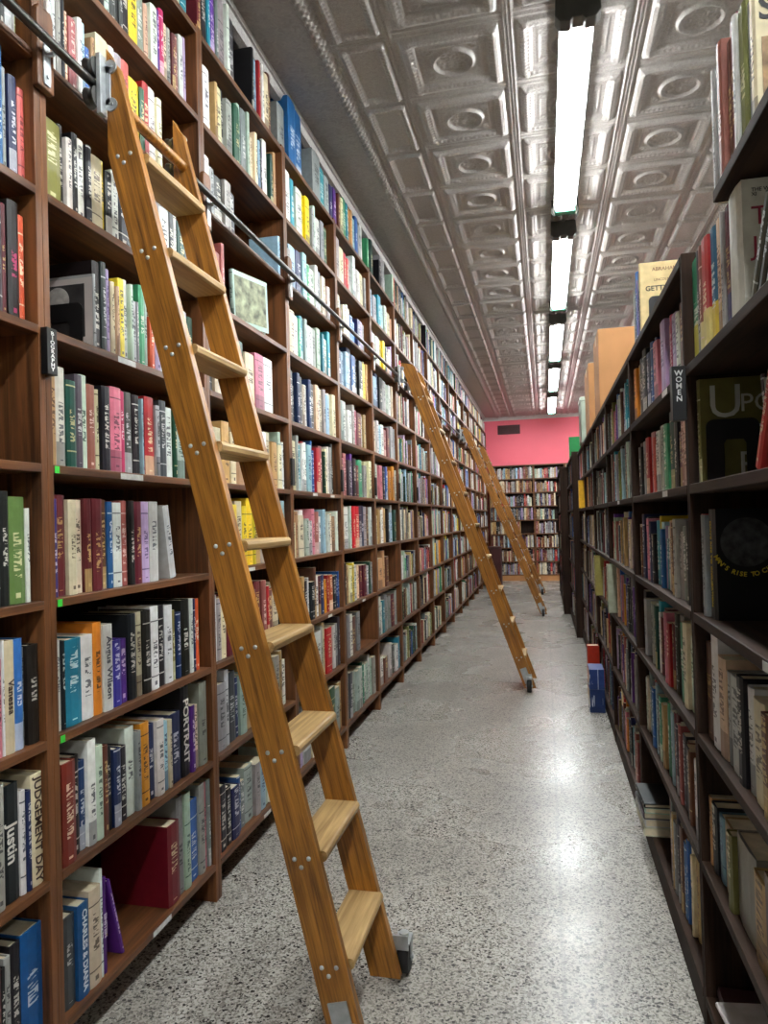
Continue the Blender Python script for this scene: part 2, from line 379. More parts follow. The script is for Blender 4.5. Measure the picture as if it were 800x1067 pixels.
def addbook(bay,k,frame,s0,t,z,h,d,inset,lean,code,x0=0,**kw):
    """frame=(origin xy, rotz): local +y runs left to right for a viewer in the aisle, local +x is outwards"""
    BOOKS.append(dict(bay=bay,k=k,frame=frame,s=s0,t=t,z=z,h=h,d=d,inset=inset,lean=lean,code=code,seed=random.random(),idx=0,**kw))
LEV_L=[.13,.487,.81,1.135,1.455,1.78,2.108,2.43,2.733,3.045]
LEV_R=[.10,.435,.75,1.05,1.37,1.665,1.955]
FL=((XL,0.),0.);FR=((XR,0.),math.pi)
def loc2w(fr,x,y):
    (ox,oy),r=fr;c,s_=math.cos(r),math.sin(r);return ox+c*x-s_*y,oy+s_*x+c*y
def clearance(levs,k,top=.34): return (levs[k+1]-levs[k]-.034) if k+1<len(levs) else top
BW=.8197;Y0=1.434-BW
def hand(side,bay,k,ustart,ents,dd=(.15,.2)):
    levs=LEV_L if side=='L' else LEV_R
    z=levs[k];fr=FL if side=='L' else FR
    x=XL-.018 if side=='L' else XR+.018
    sg=1 if side=='L' else -1
    a=solveY(x,z,ustart)
    lo_,hi_=(Y0+.0225,Y0+BW-.0225) if bay=='L0' else ((Y0+BW+.0225,Y0+2*BW-.0225) if bay=='L1' else (.75,1.895-(.018 if k!=5 else .0015)))
    a=max(lo_,min(hi_,a))
    for e in ents:
        u,vt,code=e[:3];kw=e[3] if len(e)>3 else {}
        bb=solveY(x,z,u)
        if side=='L': bb=max(lo_,min(hi_,bb))
        else: bb=min(hi_,bb)
        y0,y1=(a,bb)
        if abs(y1-y0)<.004: continue
        t=abs(y1-y0)-.0006
        if code=='_' : a=bb;continue
        ym=(y0+y1)/2
        h=solveZ(x,ym,vt)-z
        h=max(.12,min(h,clearance(levs,k)))
        s0=sg*y0+.0003
        kw=dict(kw)
        lean=kw.pop('lean',0);ins=kw.pop('inset',.012+random.random()*.014);d=kw.pop('d',max(dd[0],min(.25,h*.72)))
        addbook(bay,k,fr,s0,max(.004,t),z,h,d,ins,lean,code,**kw)
        a=bb
def auto(side,bay,k,s0,s1,codes=None,levs=None,fr=None,fill=1.,rnd=RNDW,x=0,hr=(.19,.26),tr=(.014,.042),flush=.012):
    levs=levs or (LEV_L if side=='L' else LEV_R);fr=fr or (FL if side=='L' else FR)
    z=levs[k];cl=clearance(levs,k,.28)
    s=s0+.002;end=s0+(s1-s0)*fill;i=0
    base=random.uniform(*hr)
    tsc=1.
    if codes:
        nb=len(codes);tsc=(end-s-.004)/(nb*(tr[0]+tr[1])/2)
    while True:
        t=random.uniform(*tr)*tsc
        if s+t>end-.001: 
            if codes and i<len(codes) and end-s>.008: t=end-s-.002
            else: break
        if codes:
            if i>=len(codes): break
            c=codes[i]
        else: c=random.choice(rnd)
        i+=1
        if c=='_': s+=t;continue
        h=min(cl,max(.16,base+random.gauss(0,.018)))
        if random.random()<.12: h=min(cl,h+.03)
        lean=0
        if not codes and random.random()<.02: lean=0
        addbook(bay,k,fr,s,t-.0006,z,h,min(.22,h*.75),flush+random.random()*.022,lean,c)
        s+=t
# --- L1 (bay right of the BIOGRAPHY sign)
hand('L','L1',8,84,[(92,-20,'k'),(98,-25,'w'),(104,-20,'s'),(108,-20,'k'),(113,-18,'e'),(120,-14,'K'),(124,-10,'k'),(128,-8,'K'),(136,-10,'k'),(145,-14,'y'),(153,-12,'S'),(157.5,5,'P'),(164.5,7,'w'),(167,11,'u'),(171.5,11,'M'),(176,25,'c'),(179.5,30,'s'),(183,36,'m'),(187.5,37,'R'),(192,38,'w'),(195,40,'L')])
hand('L','L1',9,100,[(125,-90,'w'),(140,-80,'k'),(155,-60,'l'),(170,-50,'c'),(180,-40,'b'),(188,-30,'e'),(194,-25,'t')])
hand('L','L1',7,49,[(53,-6,'w'),(57,-8,'l'),(62,-8,'w'),(67,-6,'s'),(70,-2,'k'),(74,12,'P'),(81.5,20,'R'),(86,20,'w'),(91.5,24,'l'),(97,50,'b'),(100,40,'T'),(114,41,'c'),(120,50,'w'),(127,58,'s'),(135,65,'h'),(146,84,'y'),(151,93,'G'),(157.5,87,'r'),(165,93,'w'),(170,104,'c')])
hand('L','L1',6,45.5,[(64.5,126,'v'),(70,130,'k'),(76,145,'w'),(82,140,'k'),(90,146,'w'),(95.5,153,'k'),(108,164,'c'),(112,168,'y'),(119,180,'k'),(126,179,'w'),(138,195,'k'),(148,190,'s'),(158,202,'c'),(166,205,'s'),(176,209,'w'),(182,218,'k'),(185,221,'w'),(193,233,'G'),(197,250,'s')])
hand('L','L1',5,97,[(99.4,286,'s',dict(cover='photo',d=.21)),(107,273,'k',dict(d=.21)),(112,274,'K'),(115,281,'L'),(117.5,282,'u'),(122,294,'c'),(125,299,'P'),(131,291,'y'),(136,292,'w'),(139,297,'e'),(144,314,'s'),(147,315,'S'),(153,298,'g'),(157,300,'e'),(162,331,'O'),(168,335,'L'),(176,330,'w'),(182,328,'R'),(190,330,'s'),(198,324,'w'),(204,331,'G')])
hand('L','L1',4,52,[(59.4,380,'T'),(69.4,383,'w'),(79.4,397,'G'),(87.4,391,'K'),(95,391,'e'),(103.5,401,'R'),(107.4,406,'c'),(116,403,'k'),(127.4,404,'p'),(132.5,408,'M'),(141,409,'K'),(148,412,'k'),(149.6,416,'l'),(154,416,'n'),(163.5,414,'r'),(167.5,423,'s'),(174.6,418,'K'),(183,425,'w'),(186,428,'G'),(195,433,'e')])
hand('L','L1',3,54,[(60.6,520,'i'),(72.3,516,'m'),(80.8,521,'c'),(89.7,521,'c'),(97.2,520,'m'),(107.4,520,'m'),(115,521,'B'),(120,523,'b'),(128.6,524,'w'),(136,522,'R'),(141.5,522,'k'),(148.8,523,'m'),(156.3,523,'L'),(165.2,523,'w'),(171.5,527,'w',dict(lean=-.17,d=.15))])
hand('L','L1',2,60,[(66,668,'w'),(70.2,668,'k'),(87.2,666,'t'),(99.3,662,'w'),(108,649,'o'),(117.6,651,'w',dict(title='Angus Wilson')),(127,667,'i'),(135,666,'u'),(143.5,640,'k'),(150,638,'c'),(158,636,'k'),(166.5,632,'w'),(174.3,631,'k'),(182.2,631,'w'),(186,636,'v'),(191,638,'n'),(199.4,625,'k'),(203.4,624,'w'),(205.4,624,'n'),(210,624,'O')])
hand('L','L1',1,62,[(76.2,794,'O',dict(col=(122,44,32),inset=.004)),(85.4,788,'k'),(92.8,793,'b',dict(col=(28,62,110))),(101,771,'w'),(108,777,'e'),(113.4,777,'B'),(119.8,778,'k'),(127,780,'n'),(134.7,778,'k'),(143.8,758,'w'),(148.5,762,'s'),(157.4,753,'o'),(164.9,755,'n'),(172,750,'w'),(177,752,'l'),(180.3,750,'c'),(191,743,'n'),(199.5,713,'k',dict(title='PORTRAIT')),(203.5,735,'u'),(208.4,735,'c'),(216,711,'s')])
hand('L','L1',0,70,[(82,955,'K'),(93.5,941,'b',dict(title='CHARLES & DIANA',col=(26,82,134))),(105.6,925,'c'),(108.5,906,'w'),(113,915,'u',dict(title='EINSTEIN')),(116,918,'u',dict(lean=-.26,d=.19,cover='purple')),(175,918,'_'),(187,858,'r',dict(col=(112,16,30),d=.235,inset=.012)),(193.5,830,'s'),(199.5,826,'e'),(208.5,834,'b'),(214,817,'s'),(217.5,815,'p'),(221.5,812,'S')])
# --- L0 (bay left of the sign)
hand('L','L0',8,-20,[(-8,-95,'w'),(2,-95,'k'),(12,-85,'c')])
hand('L','L0',7,-18,[(-10,-32,'s'),(-3,-30,'w'),(4,-28,'k'),(12,-22,'K'),(15.5,-15,'w'),(19,-10,'v')])
hand('L','L0',6,-20,[(-12,40,'w'),(-5,42,'k'),(4,45,'b'),(10,70,'s'),(18.5,80,'n'),(22.5,88,'m'),(30,93,'h')])
hand('L','L0',5,-18,[(-8,205,'c'),(4,213,'K'),(10,212,'m'),(21.5,210,'k',dict(tcol=(190,60,110))),(29,225,'O')])
hand('L','L0',3,-20,[(-10,505,'w'),(0,510,'k'),(9.8,512,'k'),(27,518,'v',dict(col=(96,124,66))),(31.5,530,'w')])
hand('L','L0',2,-14,[(-4,690,'k'),(3.5,688,'p'),(6,668,'w'),(16,668,'c',dict(title='Vanessa')),(25.3,666,'b'),(30,675,'s'),(43,672,'k')])
hand('L','L0',1,-14,[(-6,826,'w'),(5,820,'s'),(22,818,'k',dict(title='Justin')),(28,824,'w'),(33,824,'n'),(47,806,'c',dict(title='JUDGEMENT DAY'))])
hand('L','L0',0,-8,[(2,1010,'m'),(8,1010,'k'),(15,998,'s'),(26,984,'k'),(50,968,'b',dict(col=(18,84,144)))])
# --- R0 (bay right of the WOMEN sign) left(far) to right(near)
hand('R','R0',6,744,[(747,75,'s'),(749.5,62,'S'),(752,58,'w'),(757,47,'R'),(761,45,'B'),(768,22,'m'),(771,18,'w'),(779,8,'v'),(782,5,'s'),(787,-3,'c',dict(cover='illus',d=.2))],(.15,.22))
hand('R','R0',5,700,[(729,252,'g',dict(band=(206,196,70),bh=.38,col=(0,132,88))),(731.5,243,'K'),(734.5,238,'R',dict(band=(216,200,140),bh=.3)),(741,223,'r',dict(band=(214,196,120),bh=.36)),(747,213,'t',dict(band=(214,186,40),bh=.36,col=(10,92,130))),(752,207,'P',dict(band=(190,160,110),bh=.3)),(754.5,196,'s'),(760.5,168,'m',dict(band=(48,44,96),bh=.3)),(774,150,'w',dict(col=(206,202,188),title='',cover='th',d=.2))],(.15,.22))
hand('R','R0',4,716,[(719,405,'u',dict(col=(54,40,60))),(723,404,'m',dict(col=(52,34,52))),(729,397,'v',dict(col=(104,98,48),cover='up',d=.24))],(.15,.22))
hand('R','R0',3,717,[(728,522,'B',dict(col=(126,88,48))),(734.5,536,'p',dict(col=(196,76,84))),(738,537,'s'),(745,531,'k',dict(cover='rise',d=.25,col=(13,13,15),tcol=(206,180,40),title="MAN'S RISE TO CIVILIZATION"))],(.15,.22))
hand('R','R0',2,717,[(735,653,'e',dict(col=(150,178,170),band=(132,128,70),bh=.22)),(742,670,'B',dict(col=(112,80,64))),(749,662,'w'),(757,685,'P'),(761,700,'s'),(771,705,'s',dict(col=(190,192,190))),(778,705,'k'),(785,716,'w'),(797,730,'c'),(806,745,'B'),(820,770,'k'),(838,790,'c')],(.16,.22))
hand('R','R0',1,726,[(733,805,'B',dict(col=(110,44,34))),(738,822,'B'),(742,830,'T'),(747,838,'k'),(752,850,'l',dict(col=(104,142,158))),(761,858,'T'),(766,868,'v'),(786,880,'s',dict(col=(136,132,122),title='',d=.22)),(800,915,'T',dict(col=(196,160,104),d=.2)),(830,930,'B')],(.16,.22))
# --- R1
auto('R','R1',5,-3.03,-1.93,'oTksknbnpRLRMLwBsr'[::1])
auto('R','R1',4,-3.03,-1.93,'_BksrphwwesgGkmuRPyT')
auto('R','R1',3,-3.03,-1.93,'cvBsnkpRnktylbLtwTTBKssSKk')
auto('R','R1',2,-3.03,-1.93,'wkscvsTwGtwmmsprmmKsgceSKB')
auto('R','R1',1,-3.03,-1.93,'kwcSGkrbslKgsTogslmmKrRKBkBTKw',tr=(.02,.034))
auto('R','R1',0,-2.72,-2.02,'rKwkspRpRmSTSlKGBbbccT',hr=(.2,.26))
# --- L2, L3 hand-picked colour runs
L2={9:'mktumSswK_____klrkwcB',8:'tw_TckswGeSewhcclkLw_GT',7:'OwsksK_________ls',6:'KrRR____________',5:'KccwGcpw__',4:'scTcTcTcwcTcew',3:'escycyyyTwccl',2:'wscmGKKmmRrBck',1:'eswKneTcsGcsTw',0:'OkknbSsslewecG'}
L3={9:'sbb__sts',8:'twtwyywsewsG',7:'lslnlgewscTw',6:'Tcwgtewsetet',5:'kknKcwnKPwcslwc',4:'ccstwrwlbbrRGcwsk',3:'cTcwewpRwlcwcTw',2:'yccTkwkBwmnorOknb',1:'knwcwscrTwsK',0:'LwcwwLGsT'}
L4={9:'nuBcgtoTlbsw',8:'wscrrswswcsT',7:'clcwcbbnLs',6:'knllnbkkycTc',5:'wewwsMmwT_',4:'mpRKukmgscc',3:'yTwerrKnsBw',2:'ckTcywwPmmwGs',1:'_swBs____',0:'ksKseewGgwewes'}
L5={9:'gwG___kss',8:'ilstGlewcP',7:'sLwwyyKPwL',6:'clnkwsewcs',5:'ycwlwRRmss',4:'geepskbsoow',3:'ccTewPTklsG',2:'ksTTB__',1:'gwwtsssmsG',0:'swBkwsKwtt'}
BW=.8197;Y0=1.434-BW
def bay(i): return (Y0+BW*i+.024,Y0+BW*(i+1)-.024)
for bi,dct in ((2,L2),(3,L3),(4,L4),(5,L5)):
    a,bb=bay(bi)
    for k in range(10):
        auto('L','L%d'%bi,k,a,bb,dct.get(k))
for bi in range(6,17):
    a,bb=bay(bi)
    for k in range(10):
        auto('L','L%d'%bi,k,a,bb,None,fill=random.choice([1,1,1,.95,.8]))
# right far cases
RB=[(3.07,4.2),(4.23,5.36),(5.39,6.52),(6.55,7.68)]
for j,(a,bb) in enumerate(RB):
    for k in range(6):
        auto('R','R%d'%(j+2),k,-bb,-a,None,rnd=RNDD)
FR2=((XR-.06,0.),math.pi)
for k in range(6): auto('R','R6',k,-9.4,-7.74,None,rnd=RNDD,fr=FR2)
FR3=((.22,0.),math.pi)
for k in range(6): auto('R','R7',k,-12.5,-10.2,None,rnd=RNDD,fr=FR3)
# back cases
YC=14.5
LEV_B=[.13,.40,.68,.96,1.24,1.52,1.80,2.08]
FB=((0.,YC),-math.pi/2)
for j,(a,bb) in enumerate([(-1.1,-.2),(-.2,.42),(.42,1.3)]):
    for k in range(8):
        auto('B','B%d'%j,k,a+.02,bb-.02,None,levs=LEV_B,fr=FB,rnd='wwcccKKkknmBBTRsseSlLrTms',fill=random.choice([1,1,.9,.7]))
# top-shelf specials: L3 big blue binder, L3 yellow volume
def special(pred,**kw):
    for bk in BOOKS:
        if pred(bk): bk.update(kw)
for bk in BOOKS:
    if bk['bay']=='L3' and bk['k']==9 and bk['code']=='b': bk.update(h=.33,d=.25,col=(18,92,150))
    if bk['bay']=='L3' and bk['k']==8 and bk['code']=='y': bk.update(h=.26,d=.25,col=(240,214,20))
    if bk['bay']=='L2' and bk['k']==9: bk.update(h=bk['h']+(.05 if bk['code']=='k' else .02))
    if bk['bay']=='L4' and bk['k']==3 and bk['code']=='r': bk.update(h=.26,col=(206,16,34))
EXC=[('R',4,6.88,7.02),('R',2,4.96,5.07),('R',2,4.08,4.17),('R1',0,2.5,3.0)]
BOOKS=[bk for bk in BOOKS if not any(bk['bay'].startswith(e[0]) and bk['k']==e[1] and e[2]-.002<-bk['s'] and -bk['s']-bk['t']<e[3]+.002 for e in EXC)]
# row indices
rows={}
for bk in BOOKS: rows.setdefault((bk['bay'],bk['k']),[]).append(bk)
for r_ in rows.values():
    for i,bk in enumerate(r_): bk['idx']=i;bk['n']=len(r_)
def area(bk):
    n=0;pts=[]
    t=bk['t'];h=bk['h']
    def P(a,c):
        X,Y=loc2w(bk['frame'],-bk['inset'],bk['s']+t*a);return proj(X,Y,bk['z']+h*c)
    c0,c1,c2,c3=P(0,0),P(1,0),P(1,1),P(0,1)
    if min(c[2] for c in (c0,c1,c2,c3))<.1: return 0
    A=0;q_=[c0,c1,c2,c3]
    for i in range(4): A+=q_[i][0]*q_[(i+1)%4][1]-q_[(i+1)%4][0]*q_[i][1]
    ins=0
    for a in (.1,.5,.9):
        for c in (.05,.3,.55,.8,.95):
            p=P(a,c)
            if 0<=p[0]<=800 and 0<=p[1]<=1067: ins+=1
    return abs(A)/2*ins/15+(500 if 'cover' in bk and ins>2 else 0)
for bk in BOOKS: bk['A']=area(bk)
order=sorted(BOOKS,key=lambda q_:-q_['A'])
LOOSE=28   # loose books placed separately further down
IND=[bk for bk in order if bk['A']>0][:300-LOOSE]
indset=set(id(b_) for b_ in IND)
REST=[bk for bk in BOOKS if id(bk) not in indset]
def outline(t,d):
    r=min(.0035,t*.3)
    return [(-d,0),(-r,0),(0,t*.28),(0,t*.72),(-r,t),(-d,t)]
def colours(bk):
    c=CODES[bk['code']]
    rgb=bk.get('col')
    if rgb is None:
        j=random.Random(int(bk['seed']*1e6));f=1+j.uniform(-.14,.1)
        rgb=tuple(max(4,min(245,v*f+j.uniform(-6,6))) for v in c[0])
    rgb=lin(rgb);tc_=lin(bk.get('tcol',c[2]))
    return rgb,tc_
def cover_mesh(bk):
    t,h,d=bk['t'],bk['h'],bk['d'];O=outline(t,d);th=min(.003,t*.2)
    I=[(-d,th),(-.006,th),(-.006,t*.28),(-.006,t*.72),(-.006,t-th),(-d,t-th)]
    if t<.012: I=[(-d,th),(-.006,th),(-.006,t*.4),(-.006,t*.6),(-.006,t-th),(-d,t-th)]
    rgb,tc_=colours(bk);band=lin(bk['band']) if 'band' in bk else None
    zs=[0,h] if not band else [0,h*bk.get('bh',.3),h]
    co=[];f=[];cl=[];uvs=[]
    nl=len(zs)
    for z in zs:
        for p in O: co.append((p[0],p[1],z))
    base=len(co)
    for z in (0,h):
        for p in I: co.append((p[0],p[1],z))
    titled=bk.get('title') is not None
    for j in range(nl-1):
        for k in range(5):
            f.append((j*6+k,j*6+k+1,(j+1)*6+k+1,(j+1)*6+k))
            cl.append(band if (band and j==0) else rgb)
            if k in (1,2,3) and not titled:
                uvs+=[(O[k][1]/t,zs[j]),(O[k+1][1]/t,zs[j]),(O[k+1][1]/t,zs[j+1]),(O[k][1]/t,zs[j+1])]
            else: uvs+=[(-1,-1)]*4
    top=(nl-1)*6
    for k in range(5):
        f.append((base+k,base+6+k,base+7+k,base+k+1));f.append((top+k,top+k+1,base+7+k,base+6+k));f.append((k,base+k,base+k+1,k+1))
        cl+=[rgb]*3;uvs+=[(-1,-1)]*12
    f.append((0,top,base+6,base));f.append((5,base+5,base+11,top+5));cl+=[rgb]*2;uvs+=[(-1,-1)]*8
    me=bpy.data.meshes.new('book_cover');me.from_pydata(co,[],f)
    setattrs(me,cl,[(*tc_,bk['seed'])]*len(f),uvs)
    return me
def setattrs(me,cl,tl,uvs):
    a=me.color_attributes.new('col','FLOAT_COLOR','CORNER');bb=me.color_attributes.new('tcol','FLOAT_COLOR','CORNER')
    A=np.repeat(np.array([(*c[:3],1.) for c in cl],dtype=np.float32),4,0);B=np.repeat(np.array(tl,dtype=np.float32),4,0)
    a.data.foreach_set('color',A.ravel());bb.data.foreach_set('color',B.ravel())
    u=me.uv_layers.new(name='spine');u.data.foreach_set('uv',np.array(uvs,dtype=np.float32).ravel())
    me.materials.append(M['book']);me.update()
BAYNAME={'L0':'bay left of BIOGRAPHY sign','L1':'bay right of BIOGRAPHY sign','L2':'second bay right of BIOGRAPHY sign','L3':'third bay right of BIOGRAPHY sign','L4':'fourth bay right of BIOGRAPHY sign','L5':'fifth bay right of BIOGRAPHY sign',
'R0':'bay right of WOMEN sign','R1':'bay left of WOMEN sign','R2':'second bay left of WOMEN sign','R3':'third bay left of WOMEN sign'}
def shelfword(bk):
    k=bk['k']
    if k==0: return 'bottom shelf'
    if bk['bay'][0]=='L' and k==9: return 'top shelf'
    return ORD[k+1]+' shelf up'
def make_label(bk):
    if 'lbl' in bk: return bk['lbl']
    i,n=bk['idx'],bk['n'];right=(bk['bay'] in ('L0','R1','R2','R3'))
    pos=(ordn(n-i)+' from right' if right else ordn(i+1)+' from left')
    word=CODES[bk['code']][1]
    sz='thin ' if bk['t']<.012 else ('thick ' if bk['t']>.045 else ('tall ' if bk['h']>.27 else ''))
    return '%s%s book, %s, %s, %s'%(sz,word,pos,shelfword(bk),BAYNAME.get(bk['bay'],'far bay'))
def frame_matrix(bk):
    (ox,oy),r=bk['frame'];X,Y=loc2w(bk['frame'],-bk['inset'],bk['s'])
    m_=Matrix.Translation((X,Y,bk['z']+.0008))@Matrix.Rotation(r,4,'Z')
    if bk['lean']:
        if bk['lean']<0: m_=m_@Matrix.Translation((0,bk['t']-bk['lean']*-bk['h']*-1.0,0))@Matrix.Rotation(-bk['lean'],4,'X')@Matrix.Translation((0,0,0))
        else: m_=m_@Matrix.Rotation(-bk['lean'],4,'X')
    return m_
def spine_title(o,bk):
    ti=bk['title']
    if not ti: return
    size=min(bk['t']*.85,bk['h']*.85/max(1,len(ti)*.55))
    me=textmesh(ti,size,M['goldtext'] if bk.get('cover')=='rise' else M['titles'][bk['code']],bold=True)
    t_=link('spine_lettering',me,o)
    # text x -> -z, text y -> +y, normal -> +x
    t_.matrix_local=Matrix(((0,0,1,.0009),(0,1,0,bk['t']/2),(-1,0,0,bk['h']*.5),(0,0,0,1)))
M['titles']={}
for cde in CODES: M['titles'][cde]=None
def tmat(code):
    if M['titles'][code] is None: M['titles'][code]=plain('lettering_'+CODES[code][1].replace(' ','_'),CODES[code][2],.5)
    return M['titles'][code]
def side_text(o,body,size,mat,x,z,t_y=-.0006,name='cover_lettering',align='CENTER',rot=0,bold=False):
    """lettering on the near (camera-facing) board: right side books show local +y face, left ones local -y"""
    me=textmesh(body,size,mat,bold=bold,align=align);t_=link(name,me,o)
    return t_,me
def near_face(o,bk,me,name,a,z,rot=0.,off=.0006):
    """place a flat mesh on the board facing the camera. a = metres from spine edge"""
    t_=link(name,me,o)
    left=bk['bay'][0]=='L'
    if left:  # face normal local -y ; viewer looks +y ; right is +x
        m_=Matrix(((1,0,0,-a),(0,0,-1,-off),(0,1,0,z),(0,0,0,1)))
    else:     # face normal local +y ; viewer looks -y(local) ; right is -x
        m_=Matrix(((-1,0,0,-a),(0,0,1,bk['t']+off),(0,1,0,z),(0,0,0,1)))
    t_.matrix_local=m_@Matrix.Rotation(rot,4,'Z');return t_
def flat(name,pts,mat,th=.0005):
    mb=MB();mb.prism(pts,0,th,'z');return mb.mesh(name,mat)
def rect(x0,x1,y0,y1): return [(x0,y0),(x1,y0),(x1,y1),(x0,y1)]
def disc(r,n=32,cx=0,cy=0): return [(cx+r*math.cos(2*math.pi*k/n),cy+r*math.sin(2*math.pi*k/n)) for k in range(n)]
M['goldtext']=plain('yellow_lettering',(214,186,44),.5);M['greytext']=plain('pale_grey_lettering',(186,186,176),.5)
M['moon']=plain('grey_disc_print',(54,54,54),.7,0,.8,45);M['photo']=plain('photograph_print',(46,44,44),.5,0,.6,25);M['photo2']=plain('pale_portrait_print',(168,164,158),.5,0,.3,50)
M['crim']=plain('crimson_lettering',(150,40,60),.5);M['illus']=plain('mottled_illustration',(150,120,84),.5,0,.75,28);M['frame_grey']=plain('pale_frame_print',(176,166,160),.5)
M['purplegold']=plain('violet_print',(74,60,110),.5,0,.6,40);M['darkred']=plain('dark_red_print',(120,60,40),.5)
GRP={'L':'books on the left wall of shelves','R':'books on the right-hand shelves','B':'books on the back wall shelves'}
LBL={('rise'):'large black art book with yellow lettering and grey globe on cover','up':'olive book with large white capital letters on its cover','th':'thick white book with red script letters on its cover','illus':'cream book with illustrated cover on topmost right shelf','photo':'thin grey book with framed black-and-white portrait on its cover','purple':'leaning purple book with gold patterned cover on bottom left shelf'}
def build_book(bk):
    me=cover_mesh(bk);o=bpy.data.objects.new('book',me);COL.objects.link(o)
    o.matrix_world=frame_matrix(bk)
    if 'mw' in bk: o.matrix_world=bk['mw']
    tag(o,LBL[bk['cover']] if bk.get('cover') in LBL else make_label(bk),'book',GRP[bk['bay'][0]] if 'grp' not in bk else bk['grp'])
    t,h,d=bk['t'],bk['h'],bk['d'];th=min(.003,t*.2)
    mb=MB();g_=.0002;mb.box(-d+.004,-.0065,th+g_,t-th-g_,.003,h-.004);obj('page_block',mb,M['pages'],o)
    if bk.get('title'): tmat(bk['code']);spine_title(o,bk)
    cv=bk.get('cover')
    if cv=='rise':
        near_face(o,bk,flat('globe',disc(.056,40),M['moon']),'globe_print',.068,h*.70)
        txt="MAN'S RISE TO CIVILIZATION";R_=.074
        for i,ch in enumerate(txt):
            if ch==' ': continue
            an=math.radians(208+i*6.4);
            near_face(o,bk,textmesh(ch,.0145,M['goldtext'],bold=True),'cover_lettering',.068+R_*math.cos(an),h*.70+R_*math.sin(an),an+math.pi/2)
    if cv=='up':
        near_face(o,bk,textmesh('U',.115,M['greytext']),'cover_lettering',.06,h*.76)
        near_face(o,bk,textmesh('PON',.062,M['greytext'],align='LEFT'),'cover_lettering',.092,h*.745)
        near_face(o,bk,textmesh('THE',.02,M['greytext']),'cover_lettering',.055,h*.5)
        near_face(o,bk,textmesh('T',.07,M['greytext']),'cover_lettering',.125,h*.44)
        near_face(o,bk,textmesh('RO',.085,M['greytext'],align='LEFT'),'cover_lettering',.085,h*.16)
    if cv=='th':
        near_face(o,bk,textmesh('THE WEST\nXI',.010,M['moon'],align='LEFT'),'cover_lettering',.02,h*.9)
        near_face(o,bk,textmesh('Th',.05,M['crim'],align='LEFT'),'cover_lettering',.018,h*.72)
        near_face(o,bk,textmesh('J',.05,M['crim'],align='LEFT'),'cover_lettering',.018,h*.5)
    if cv=='illus':
        near_face(o,bk,textmesh('ST',.06,M['moon'],align='LEFT',bold=True),'cover_lettering',.008,h*.86)
        near_face(o,bk,flat('picture',rect(.0,.15,-.08,.05),M['illus']),'cover_picture',.012,h*.45)
    if cv=='photo':
        near_face(o,bk,flat('frame',rect(-.19,-.005,-h*.46,h*.46),M['frame_grey'],.0003),'cover_border',0,h*.5)
        near_face(o,bk,flat('photo',rect(-.172,-.028,-h*.34,h*.38),M['photo'],.0004),'cover_photograph',0,h*.5,off=.001)
        near_face(o,bk,flat('head',disc(.036,24,-.11,.035),M['photo2'],.0004),'cover_portrait',0,h*.5,off=.0015)
    if cv=='purple':
        for k in range(7):
            near_face(o,bk,flat('bar',[(-.16+k*.02,-.06),(-.155+k*.02,-.06),(-.15+k*.02,.06),(-.155+k*.02,.06)],M['goldtext']),'cover_pattern',0,h*.5)
    return o
# ---------------------------------------------------------------- bookcases
def bookcase(label,yA,yB,levs,side,top=None,plinth=None,mats=('case_z','case_y','case_back'),front=None,depth=.33,group=None,thick=.021,post=.042,fartop=None):
    x0=front if front is not None else (XL if side=='L' else XR)
    sg=-1 if side=='L' else 1          # depth direction
    L=yB-yA
    t=thing('bookcase',label,'bookcase',(x0,yA,0),0,group)
    topz=top if top else levs[-1]+.3
    hp=post/2
    for a in (0,L):
        mb=MB();topz_=topz if a==0 or not fartop else fartop
        if a==0: y0,y1=0.0005,hp
        else: y0,y1=L-hp,L-.0005
        mb.box(min(0,sg*depth),max(0,sg*depth),y0,y1,0,topz_);obj('side_panel',mb,M[mats[0]],t,bevel=.0015)
    mb=MB();mb.box(*sorted((sg*(depth-.006),sg*depth)),hp,L-hp,.1,fartop or topz);obj('back_panel',mb,M[mats[2]],t)
    for z in levs:
        Lx=L-hp if not (fartop and z>fartop+.1) else 1.545-yA
        mb=MB();mb.box(*sorted((sg*-.001,sg*(depth-.008))),hp,Lx,z-thick,z);obj('shelf',mb,M[mats[1]],t,bevel=.002)
    if plinth is not None:
        mb=MB();mb.box(*sorted((sg*plinth,sg*(plinth+.02))),hp,L-hp,0,levs[0]-thick);obj('kick_board',mb,M[mats[1]],t)
    return t
CL={0:'brown bookcase bay at left photo edge, left of the BIOGRAPHY sign',1:'brown bookcase bay right of the BIOGRAPHY sign, behind nearest ladder'}
cases={}
for i in range(0,17):
    a=Y0+BW*i
    lab=CL.get(i,'%s brown bookcase bay along the left wall after the BIOGRAPHY sign'%ordn(i).capitalize() if i else '')
    cases[i]=bookcase(lab if i<2 else lab,a,a+BW,LEV_L,'L',top=3.06,plinth=.16,group='bookcases along the left wall')
rn={0:'dark bookcase bay right of WOMEN sign, cut by photo edge',1:'dark bookcase bay directly left of the WOMEN sign',2:'second dark bookcase bay left of WOMEN sign, cardboard boxes on top',3:'third dark bookcase bay left of WOMEN sign',4:'fourth dark bookcase bay left of WOMEN sign',5:'fifth dark bookcase bay left of WOMEN sign'}
RC={}
RY=[(.72,1.895),(1.895,3.055),(3.055,4.215),(4.215,5.375),(5.375,6.535),(6.535,7.695)]
DM=('dark_z','dark_y','dark_back')
for j,(a,bb) in enumerate(RY):
    RC[j]=bookcase(rn[j],a,bb,LEV_R,'R',fartop=(1.665 if j==0 else None),top=(2.3 if j==0 else 1.957),plinth=0.004 if j else .03,mats=DM,group='dark bookcases on the right',post=.034,thick=.024,depth=.3)
